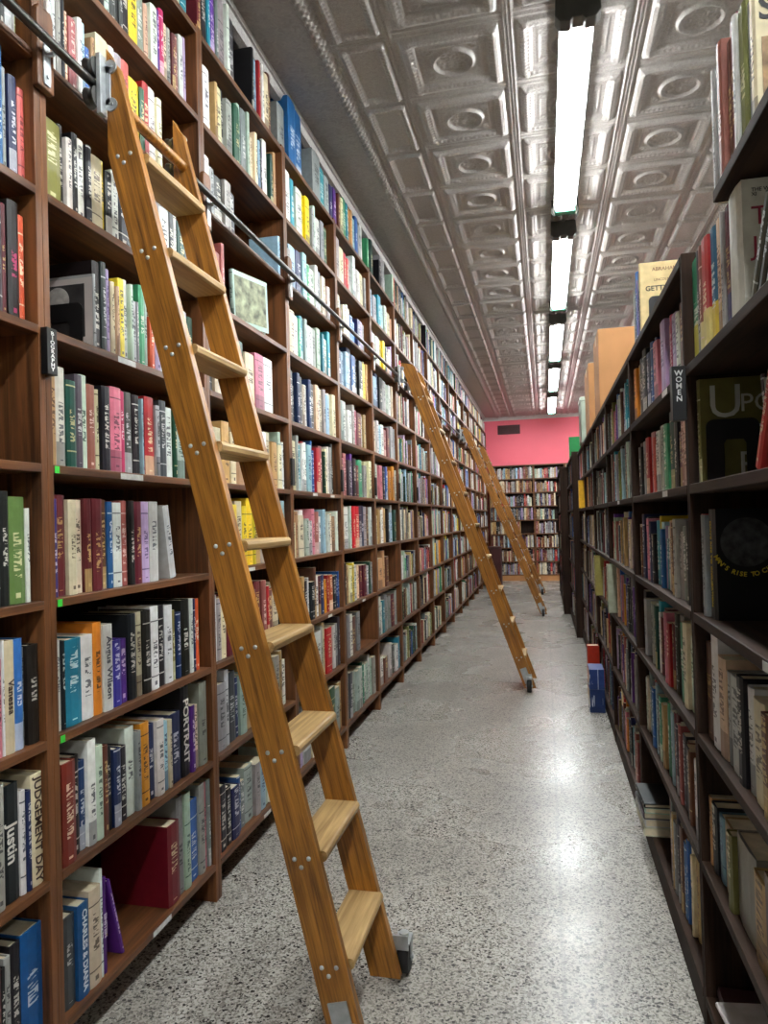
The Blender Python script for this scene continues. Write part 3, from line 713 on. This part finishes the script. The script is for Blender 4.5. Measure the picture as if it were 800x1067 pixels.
bookcase('sixth dark bookcase bay left of WOMEN sign, ending in a dark post',7.715,9.5,LEV_R,'R',top=1.98,plinth=.004,mats=DM,group='dark bookcases on the right',front=XR-.06,post=.05,depth=.3)
bookcase('farthest dark bookcase on the right, beyond the dark post',10.15,12.6,LEV_R,'R',top=1.98,plinth=.004,mats=DM,group='dark bookcases on the right',front=.22,post=.05,depth=.3)
# tall dark post before the last right case
pt=thing('wooden_post','tall dark wooden end post standing by far right shelves','post',(.27,9.56,0))
mb=MB();mb.box(-.06,.07,0,.05,0,1.92);obj('post_board',mb,M['dark_z'],pt,bevel=.004)
mb=MB();mb.box(-.07,.08,-.01,.06,1.92,1.945);obj('post_cap',mb,M['dark_z'],pt,bevel=.003)
# back cases (rotated frame)
bn=['left bookcase below the pink wall at the aisle end','middle bookcase below the pink wall at the aisle end','right bookcase below the pink wall, behind the dark post']
for j,(a,bb) in enumerate([(-1.1,-.2),(-.2,.42),(.42,1.3)]):
    t=thing('bookcase',bn[j],'bookcase',(a,YC,0),0,'bookcases below the pink wall')
    W_=bb-a
    for y0,y1 in ((0.0005,.02),(W_-.02,W_-.0005)):
        mb=MB();mb.box(y0,y1,0,.3,0,2.36);obj('side_panel',mb,M['case_x'],t,bevel=.002)
    mb=MB();mb.box(.02,W_-.02,.294,.3,.1,2.36);obj('back_panel',mb,M['case_back'],t)
    for z in LEV_B+[2.36]:
        mb=MB();mb.box(.02,W_-.02,0,.292,z-.02,z);obj('shelf',mb,M['case_x'],t,bevel=.002)
    mb=MB();mb.box(.02,W_-.02,.01,.03,0,.11);obj('kick_board',mb,M['card'],t)
# ---------------------------------------------------------------- signs and stickers
def plate_sign(y,z0,z1,text,label,side='L',w_=.04,group=None,name='section_sign',prot=.012):
    sg=1 if side=='L' else -1
    x=XL if side=='L' else XR
    t=thing(name,label,'sign',(x,y,(z0+z1)/2),0 if side=='L' else math.pi,group)
    hh=(z1-z0)/2
    mb=MB();mb.box(.0016,prot,-w_/2,w_/2,-hh,hh);obj('sign_plate',mb,M['black'],t,bevel=.001)
    if text:
        n=len(text);st=hh*1.75/n
        me=textmesh('\n'.join(text),st*1.02,M['white_text'],bold=True)
        l_=link('sign_lettering',me,t)
        ys_=[v_.co.y for v_ in me.vertices];cy=(max(ys_)+min(ys_))/2
        f_=(hh*1.7)/(max(ys_)-min(ys_))
        l_.matrix_local=Matrix(((0,0,1,prot+.0005),(1,0,0,0),(0,1,0,0),(0,0,0,1)))@Matrix.Diagonal((f_*1.5,f_,f_,1))@Matrix.Translation((0,-cy,0))
    return t
YU=[Y0+BW*(i+1) for i in range(15)]
plate_sign(YU[0],1.665,1.775,'BIOGRAPHY','narrow black BIOGRAPHY sign with stacked white letters on left upright',w_=.034,prot=.02)
t=thing('section_sign','narrow black WOMEN sign with stacked white letters on right upright','sign',(XR,1.893,1.60),math.pi)
mb=MB();mb.box(.0015,.034,-.014,.018,-.068,.068);obj('sign_plate',mb,M['black'],t,bevel=.001)
me=textmesh('\n'.join('WOMEN'),.017,M['white_text'],bold=True)
ys_=[v_.co.y for v_ in me.vertices];cy=(max(ys_)+min(ys_))/2;f_=.078/(max(ys_)-min(ys_))
l_=link('sign_lettering',me,t);l_.matrix_local=Matrix(((-1,0,0,.018),(0,0,1,.0184),(0,1,0,.018),(0,0,0,1)))@Matrix.Scale(f_,4)@Matrix.Translation((0,-cy,0))
for i in range(1,9):
    plate_sign(YU[i],1.475,1.60,'','plain black section sign on %s left upright after the BIOGRAPHY sign'%ordn(i),w_=.036,group='black section signs on the left uprights')
def stick(i,k,y,w_,name,mat,h_=.017):
    mb=MB();mb.box(.0015,.0024,y,y+w_,LEV_L[k]-.020,LEV_L[k]-.020+h_);o=obj(name,mb,mat,cases[i])
    if mat is M['green_tag']: o['label']='bright green square sticker'
    return o
for k in (2,3,4,5): stick(1,k,.023,.016,'green_sticker',M['green_tag'])
stick(1,4,.29,.11,'shelf_label',M['label'],.016);stick(1,5,.29,.085,'shelf_label',M['label'],.016);stick(1,0,.40,.1,'shelf_label',M['label'],.016)
for i,k,y in ((2,4,.5),(3,4,.3),(3,4,.6),(2,3,.3),(4,2,.4),(3,2,.5),(2,0,.4)): stick(i,k,y,.07,'shelf_label',M['label'],.014)
for j,k,y in ((0,3,.50),(1,4,.30),(1,5,.25),(0,2,.42),(2,4,.5)):
    mb=MB();mb.box(-.0024,-.0015,y,y+.085,LEV_R[k]-.021,LEV_R[k]-.004);obj('shelf_label',mb,M['label'],RC[j])
# ---------------------------------------------------------------- rail
RX,RZ=-1.092,2.437
rl=thing('ladder_rail','long dull steel ladder rail fixed along the left bookcases','rail',(RX,.3,RZ))
mb=MB();mb.cyl((0,0,0),(0,13.2,0),.0115,14);obj('rail_tube',mb,M['rail'],rl)
blk=None
for i in range(15):
    y=YU[i]-.3
    mb=MB();mb.prism([(y-.028,-.095),(y+.028,-.095),(y+.028,.085),(y+.02,.1),(y-.02,.1),(y-.028,.085)],XL-RX+.0016,XL-RX+.019,'x');mk_=obj('mounting_block',mb,M['case_z'],rl,bevel=.003)
    mb=MB()
    mb.prism([(y-.010,-.085),(y+.010,-.085),(y+.012,-.07),(y+.012,.0),(y+.006,.02),(y-.006,.02),(y-.012,0),(y-.012,-.07)],XL-RX+.0195,XL-RX+.023,'x')
    mb.cyl((XL-RX+.022,y,-.012),(-.006,y,-.012),.006,10);mb.cyl((XL-RX+.022,y,-.065),(XL-RX+.026,y,-.065),.0045,10)
    obj('rail_bracket',mb,M['steel'],mk_)
# ---------------------------------------------------------------- ladders
def ladder(label,yn,foot,sl,wtop=2.535,inner=.305,parts=True,nt=9,group=None,bolts=True,clipx=-1.066,woff=.004):
    """foot: x of stringer centre at z=0, sl: lean (m per m of height)"""
    hw=.0435;th=.026
    t=thing('rolling_ladder',label,'ladder',(foot,yn,0),0,'rolling oak ladders on the left rail')
    cx=lambda z:-sl*z
    cl=clipx-foot
    ang=-math.atan(sl);ca,sa=math.cos(ang),math.sin(ang)
    zb=.02
    poly=[(cx(zb)-hw,zb),(cx(zb)+hw,zb)]
    zt=wtop
    r0=zt-.05
    poly+=[(cx(r0)+hw,r0),(max(cl+.012,cx(r0+.02)+hw*.7),r0+.024),(cl+.003,zt-.006),(cl,zt)]
    # where wall edge meets the clip line
    zc=(cl+hw)/(-sl)
    if zc<zt: poly+=[(cl,zc)]
    # local frame: local z along the stringer. world = Ry(a) local ; a=atan(-sl)
    a=math.atan(-sl)
    def tol(p):  # inverse rotation about y
        x,z=p;return (math.cos(a)*x-math.sin(a)*z, math.sin(a)*x+math.cos(a)*z)
    lp=[tol(p) for p in poly]
    strs=[];RI=Matrix.Rotation(a,4,'Y').inverted()
    for y0 in (0,th+inner):
        mb=MB();mb.prism(lp,y0,y0+th,'y');o=obj('stringer',mb,M['oak'],t,(0,0,0),(0,a,0),bevel=.003);strs.append(o)
    # treads
    bm_=MB();bm_.cyl((0,0,0),(0,-.004,0),.0055,10,prof=[(0,.0058),(.6,.005),(1,.002)]);bme=bm_.mesh('bolt',M['steel'])
    for k in range(nt):
        z=.258+.2505*k
        xw,xr=cx(z)-hw+.004,cx(z)+hw+.014
        if z>wtop-.1: break
        mb=MB();mb.prism([(xw,z-.026),(xr-.006,z-.026),(xr,z-.021),(xr+.002,z-.010),(xr-.001,z-.003),(xr-.006,z),(xw,z)],th+.0005,th+inner-.0005,'y');obj('tread',mb,M['oak_y'],t)
        if bolts:
            for (dx,dz) in ((-.017,0),(.019,.004),(.0,-.018)):
                bx=cx(z-.012)+dx;bz=z-.012+dz
                if bz<.07: continue
                link('bolt',bme,strs[0],(bx,-.0002,bz)).matrix_parent_inverse=RI
                o=link('bolt',bme,strs[1],(bx,th*2+inner+.0002,bz));o.matrix_parent_inverse=RI;o.rotation_euler=(0,0,math.pi)
    # grip bar
    zg=2.385;mb=MB();mb.cyl((cx(zg)+.02,th,zg),(cx(zg)+.02,th+inner,zg),.0145,14);o=obj('grip_bar',mb,M['oak'],t)
    # roller hangers at the top (both sides)
    rx=RX-foot
    for s_,yy in ((-1,0),(1,2*th+inner)):
        y1=yy+s_*.005
        px=rx+.040
        mb=MB()
        for zz in (RZ-.052,RZ+.045):
            mb.cyl((px,yy+s_*.0003,zz),(px,y1,zz),.0175,16)
        mb.box(px-.02,px+.0,*sorted((yy+s_*.0003,y1)),RZ-.055,RZ+.048)
        mb.box(rx+.014,rx+.026,*sorted((yy+s_*.0003,yy+s_*.026)),RZ-.082,RZ+.072)
        for zz in (RZ-.052,RZ+.045): mb.cyl((px+.003,y1,zz),(px+.003,y1+s_*.004,zz),.005,8)
        hp_=obj('hanger_plate',mb,M['steel'],t,bevel=.001)
        mb=MB()
        for zz in (RZ-.038,RZ+.038):
            mb.cyl((rx-.014,yy+s_*.018,zz),(rx+.013,yy+s_*.018,zz),.026,18,prof=[(0,.026),(.15,.0262),(.4,.0225),(.6,.0225),(.85,.0262),(1,.026)])
        o=obj('rail_roller',mb,M['rail'],hp_)
    # foot casters
    for s_,yy in ((-1,0),(1,2*th+inner)):
        y1=yy+s_*.004
        m_=Matrix.Translation((cx(.11),0,.11))@Matrix.Rotation(a,4,'Y')
        mb=MB();mb.box(-.024,.024,*sorted((yy+s_*.0003,y1)),-.055,.062,m_)
        yc=yy+s_*.045;xc=cx(.05)+woff
        
        for q_ in (-1,1):
            mb.prism([(yc-.009,.036),(yc+.009,.036),(yc+.013,.07),(yc+.018,.10),(yc-.018,.10),(yc-.013,.07)],xc+q_*.0205-.0015,xc+q_*.0205+.0015,'x')
        mb.box(xc-.022,xc+.022,*sorted((y1,yc+s_*.018)),.0985,.102)
        mb.cyl((xc,yc,.102),(xc,yc,.112),.014,12)
        mb.box(min(cx(.1)-.02,xc-.02),xc+.02,*sorted((yy+s_*.0004,y1+s_*.001)),.085,.125)
        mb.cyl((xc-.026,yc,.046),(xc+.026,yc,.046),.006,10)
        cb_=obj('caster_bracket',mb,M['steel'],t)
        mb=MB();mb.cyl((xc-.0165,yc,.046),(xc+.0165,yc,.046),.0455,24,prof=[(0,.040),(.15,.0455),(.85,.0455),(1,.040)]);obj('caster_wheel',mb,M['rubber'],cb_)
    return t
ladder('nearest oak rolling ladder, large, leaning on the left bookcases',1.59,-.468,.2457,woff=.05)
ladder('second oak rolling ladder, halfway down the aisle',5.35,-.135,.345,clipx=-1.066)
ladder('third oak rolling ladder, farther down, foot near aisle centre',9.4,-.04,.39,clipx=-1.066)
ladder('farthest oak rolling ladder, mostly hidden behind the third',12.0,-.06,.385,clipx=-1.066)
# ---------------------------------------------------------------- individual books
for bk in IND: build_book(bk)
# black bookends
def bookend(x,y,z,side,label,hh=.15,ww=.12):
    t=thing('bookend',label,'bookend',(x,y,z),0 if side=='L' else math.pi,None)
    n=8;r=.018
    pts=[(0,0),(-0,hh-r)]+[(-r+r*math.cos(q_),hh-r+r*math.sin(q_)) for q_ in [math.pi/2*k/n for k in range(1,n+1)]]+[(-ww+r-r*math.sin(q_),hh-r+r*math.cos(q_)) for q_ in [math.pi/2*k/n for k in range(0,n+1)]]+[(-ww,0)]
    pts+=[(-ww+.03,0),(-ww+.03,hh-.06),(-ww+.036,hh-.05),(-.046,hh-.05),(-.04,hh-.06),(-.04,0)]
    mb=MB();mb.prism(pts,-.0012,0,'y');obj('upright_plate',mb,M['black'],t)
    mb=MB();mb.box(-ww,0,*((-.09,0) if side=='L' else (0,.09)),.0005,.0015);obj('base_plate',mb,M['black'],t)
    return t
_b=[bk for bk in BOOKS if bk.get('cover')=='photo'][0]
bookend(XL-.045,_b['s']-.004,LEV_L[5],'L','black metal bookend before framed portrait book, left shelves',.125,.13)
_b=[bk for bk in BOOKS if bk.get('cover')=='up'][0]
bookend(XR+.035,-(_b['s']+_b['t']+.004),LEV_R[4],'R','black metal bookend before olive book with large capitals',.155,.12)
# ---------------------------------------------------------------- loose books (counted within the 300)
def loose(label,code,M4,t,h,d,title=None,**kw):
    bk=dict(bay='R',k=0,frame=FR,s=0,t=t,z=0,h=h,d=d,inset=0,lean=0,code=code,seed=random.random(),mw=M4,lbl=label,grp=kw.pop('grp','loose books around the right-hand shelves'),**kw)
    if title is not None: bk['title']=title
    return build_book(bk)
RZ180=Matrix.Rotation(math.pi,4,'Z')
def lying(x,y,z,rz=0.): # lying flat, spine towards aisle (-x), thickness upwards
    return Matrix.Translation((x,y,z))@Matrix.Rotation(rz,4,'Z')@RZ180@Matrix.Rotation(math.pi/2,4,'X')
# stack at base shelf of R1 (far end)
z=LEV_R[0]+.001
for lab,c_,t_ in (('cream book at the bottom of a small pile, bottom right shelf','c',.03),('white book second in small pile on bottom right shelf','w',.03),('dark grey book third in small pile, bottom right shelf','K',.025),('pale green book fourth in small pile, bottom right shelf','e',.02),('black and white patterned book topping the pile, bottom right shelf','k',.016)):
    loose(lab,c_,lying(XR-.035+random.uniform(0,.01),2.75+random.uniform(0,.02),z,random.uniform(-.05,.05)),t_,.21,.2)
    z+=t_+.001
# stack on floor beside R3: red above, blue boxes
z=.0015
for lab,c_,t_,col_ in (('lower dark blue book of the floor pile by right shelves','b',.15,(22,44,92)),('upper dark blue book of the floor pile by right shelves','b',.13,(30,58,120))):
    loose(lab,c_,lying(.349,4.80,z,math.pi/2),t_,.095,.2,col=col_,grp='floor pile by the right shelves');z+=t_+.002
loose('red-orange book standing at back of the floor pile by right shelves','O',Matrix.Translation((.268,5.33,.001))@RZ180,.08,.36,.085,col=(170,42,20),grp='floor pile by the right shelves')
# books protruding from far right shelves
loose('bright yellow book standing out on far right shelves','y',Matrix.Translation((.32,7.0,LEV_R[4]+.001))@RZ180,.1,.262,.2,col=(226,172,30))
loose('green book with yellow spot on top of far right case','g',Matrix.Translation((.3,8.55,1.957))@RZ180,.11,.26,.18,col=(16,128,60))
loose('tall olive book standing out from the third right shelf up','v',Matrix.Translation((.32,5.05,LEV_R[2]+.001))@RZ180,.07,.27,.2,col=(150,140,76))
loose('pale grey-green book standing out beside the tall olive book','e',Matrix.Translation((.33,4.15,LEV_R[2]+.001))@RZ180,.05,.27,.2,col=(168,172,150))
# top of R1 : GETTYSBURG cover and its neighbours
bz=LEV_R[6]+.003
def toplean(label,c_,y,t_,h_,d_,**kw): return loose(label,c_,Matrix.Translation((XR+.02,y,bz))@RZ180,t_,h_,d_,**kw)
g=toplean('cream book with GETTYSBURG lettering on top of right case','c',2.82,.022,.29,.2,col=(232,206,150))
bk_=dict(bay='R',t=.022)
near_face(g,bk_,textmesh('ABRAHAM',.019,M['darkred']),'cover_lettering',.09,.262)
near_face(g,bk_,textmesh('LINCOLN AT',.013,M['darkred']),'cover_lettering',.09,.222)
near_face(g,bk_,textmesh('GETTYSBURG',.026,M['moon'],bold=True),'cover_lettering',.10,.19)
bookend(XR+.05,2.793,bz,'R','black metal bookend before cream GETTYSBURG book on right case',.16,.12)
for q_,(lab,c_,h_,t_) in enumerate((('navy book left of GETTYSBURG book on top of right case','n',.27,.03),('dark purple book second left of GETTYSBURG book','u',.25,.02),('blue book with white label third left of GETTYSBURG book','b',.29,.035),('dark grey book fourth left of GETTYSBURG book','K',.24,.03),('slate book fifth left of GETTYSBURG book, beside cardboard box','S',.23,.03))):
    toplean(lab,c_,2.82+.012+sum((.03,.02,.035,.03,.03)[:q_+1])+.004*q_,t_,h_,.18)
# dark leaning volumes beside white book on R0 shelf 5
for q_ in range(5):
    m4=Matrix.Translation((XR+.02,1.395-q_*.046,LEV_R[5]+.018))@RZ180@Matrix.Rotation(-.62,4,'X')
    loose('%s dark volume leaning beside thick white book with red script'%ordn(q_+1),'K',m4,.026,.19,.14,col=(66,64,54) if q_%2 else (84,84,70))
# leaning red and white paperbacks before bookend on R0 shelf 4
yU=-([b_ for b_ in BOOKS if b_.get('cover')=='up'][0]['s'])
o=loose('dark book with pale torn-edge cover leaning before olive book','K',Matrix.Translation((XR+.10,1.60,LEV_R[4]+.002))@Matrix.Rotation(.2,4,'Z')@RZ180@Matrix.Rotation(.1,4,'X'),.016,.215,.14,col=(44,40,42))
near_face(o,dict(bay='R',t=.016),flat('torn',[(.0,.04),(.01,.0),(.03,-.012),(.05,.0),(.08,-.014),(.105,0),(.13,-.01),(.135,.07),(0,.07)],M['greytext']),'cover_panel',.0,.135)
near_face(o,dict(bay='R',t=.016),textmesh('A History',.019,M['moon'],align='CENTER'),'cover_lettering',.07,.185,off=.0014)
near_face(o,dict(bay='R',t=.016),textmesh('UN',.03,M['greytext'],align='CENTER'),'cover_lettering',.05,.115,off=.0014)
loose('red and white book leaning steeply at right edge, WOMEN side shelf','r',Matrix.Translation((XR+.02,1.395,LEV_R[4]+.014))@RZ180@Matrix.Rotation(-.52,4,'X'),.024,.22,.14,col=(196,60,56))
# lying pages / volumes on R0 bottom
loose('white magazine lying askew on bottom shelf, right photo corner','w',lying(XR+.035,1.52,LEV_R[0]+.035,.12),.012,.27,.2)
loose('dull rose book lying at the bottom right corner shelf','R',lying(XR+.015,1.63,LEV_R[0]+.003,-.04),.03,.24,.18,col=(70,40,42))
# face-out pale book on L2
pb_=loose('green-white picture book leaning face-out, left shelves behind ladder','e',Matrix.Translation((XL-.085,bay(2)[0]+.36,LEV_L[6]+.012))@Matrix.Rotation(-1.8,4,'Z')@Matrix.Rotation(.04,4,'Y'),.02,.22,.24,grp='books on the left wall of shelves')
M['leafy']=plain('leafy_cover_print',(128,132,104),.6,0,.85,22)
near_face(pb_,dict(bay='R',t=.02),flat('picture',rect(.012,.225,-.09,.09),M['leafy'],.0004),'cover_picture',0,.11)
# ---------------------------------------------------------------- boxes and small things
def carton(label,x,y,z,a,b_,c_,mat='card'):
    t=thing('cardboard_box',label,'box',(x,y,z))
    mb=MB();mb.box(0,a,0,b_,0,c_);obj('box_body',mb,M[mat],t,bevel=.003)
    mb=MB();mb.box(-.001,a+.001,b_/2-.025,b_/2+.025,c_,c_+.0008);mb.box(-.0012,-.0002,b_/2-.025,b_/2+.025,c_-.06,c_);obj('packing_tape',mb,M['pages'],t)
    return t
carton('tall brown cardboard box on top of the right bookcases',XR+.0,4.55,1.959,.25,.42,.50)
carton('smaller brown cardboard box behind the tall one, right bookcases',XR-.0,5.55,1.959,.25,.5,.50)
t=thing('storage_tin','pale green rectangular tin with dark lid on far right bookcases','tin',(XR-.01,6.62,1.959))
mb=MB();mb.box(0,.16,0,.35,0,.38);obj('tin_body',mb,M['tin'],t,bevel=.01)
mb=MB();mb.box(-.004,.164,-.004,.354,.382,.42);obj('tin_lid',mb,M['tin'],t,bevel=.006)
t=thing('black_hat','round black hat resting beside the pale tin on right bookcases','hat',(XR+.155,6.4,1.959))
mb=MB();mb.cyl((0,0,0),(0,0,.13),.15,24,prof=[(0,.15),(.06,.15),(.08,.1),(.6,.095),(.9,.08),(1,.05)]);obj('hat_body',mb,M['rubber'],t)
t=thing('storage_bin','dark maroon bin on the floor before the back bookcases','bin',(-1.125,13.3,0))
mb=MB();mb.box(0,.3,0,.35,0,.72);obj('bin_body',mb,M['maroonbox'],t,bevel=.01)
mb=MB();mb.box(-.01,.31,-.01,.36,.721,.75);obj('bin_lid',mb,M['maroonbox'],t,bevel=.005)
# ---------------------------------------------------------------- remaining books as one object
co=[];fc=[];cl=[];tl=[];uvs=[]
cpage=lin((210,198,170))
for bk in REST:
    if bk['A']<=0: continue
    t,h,d=bk['t'],bk['h'],bk['d'];O=outline(t,d);rgb,tc_=colours(bk)
    (ox,oy),r=bk['frame'];b0=len(co);z=bk['z']+.0008
    for zz in (0,h):
        for p in O:
            X,Y=loc2w(bk['frame'],p[0]-bk['inset'],bk['s']+p[1]);co.append((X,Y,z+zz))
    for k in range(5):
        fc.append((b0+k,b0+k+1,b0+7+k,b0+6+k));cl.append(rgb)
        if k in (1,2,3): uvs+=[(O[k][1]/t,0),(O[k+1][1]/t,0),(O[k+1][1]/t,h),(O[k][1]/t,h)]
        else: uvs+=[(-1,-1)]*4
    fc.append((b0+5,b0,b0+6,b0+11));cl.append(cpage);uvs+=[(-1,-1)]*4
    # top: pages plus board edges
    fc.append((b0+6,b0+7,b0+10,b0+11));cl.append(cpage);uvs+=[(-1,-1)]*4
    fc.append((b0+7,b0+8,b0+9,b0+10));cl.append(rgb);uvs+=[(-1,-1)]*4
    tl+=[(*tc_,bk['seed'])]*8
me=bpy.data.meshes.new('shelved_books');me.from_pydata(co,[],fc)
setattrs(me,cl,tl,uvs)
o=link('shelved_books',me);tag(o,'many smaller books filling the more distant shelves on all sides','books',None,'stuff')
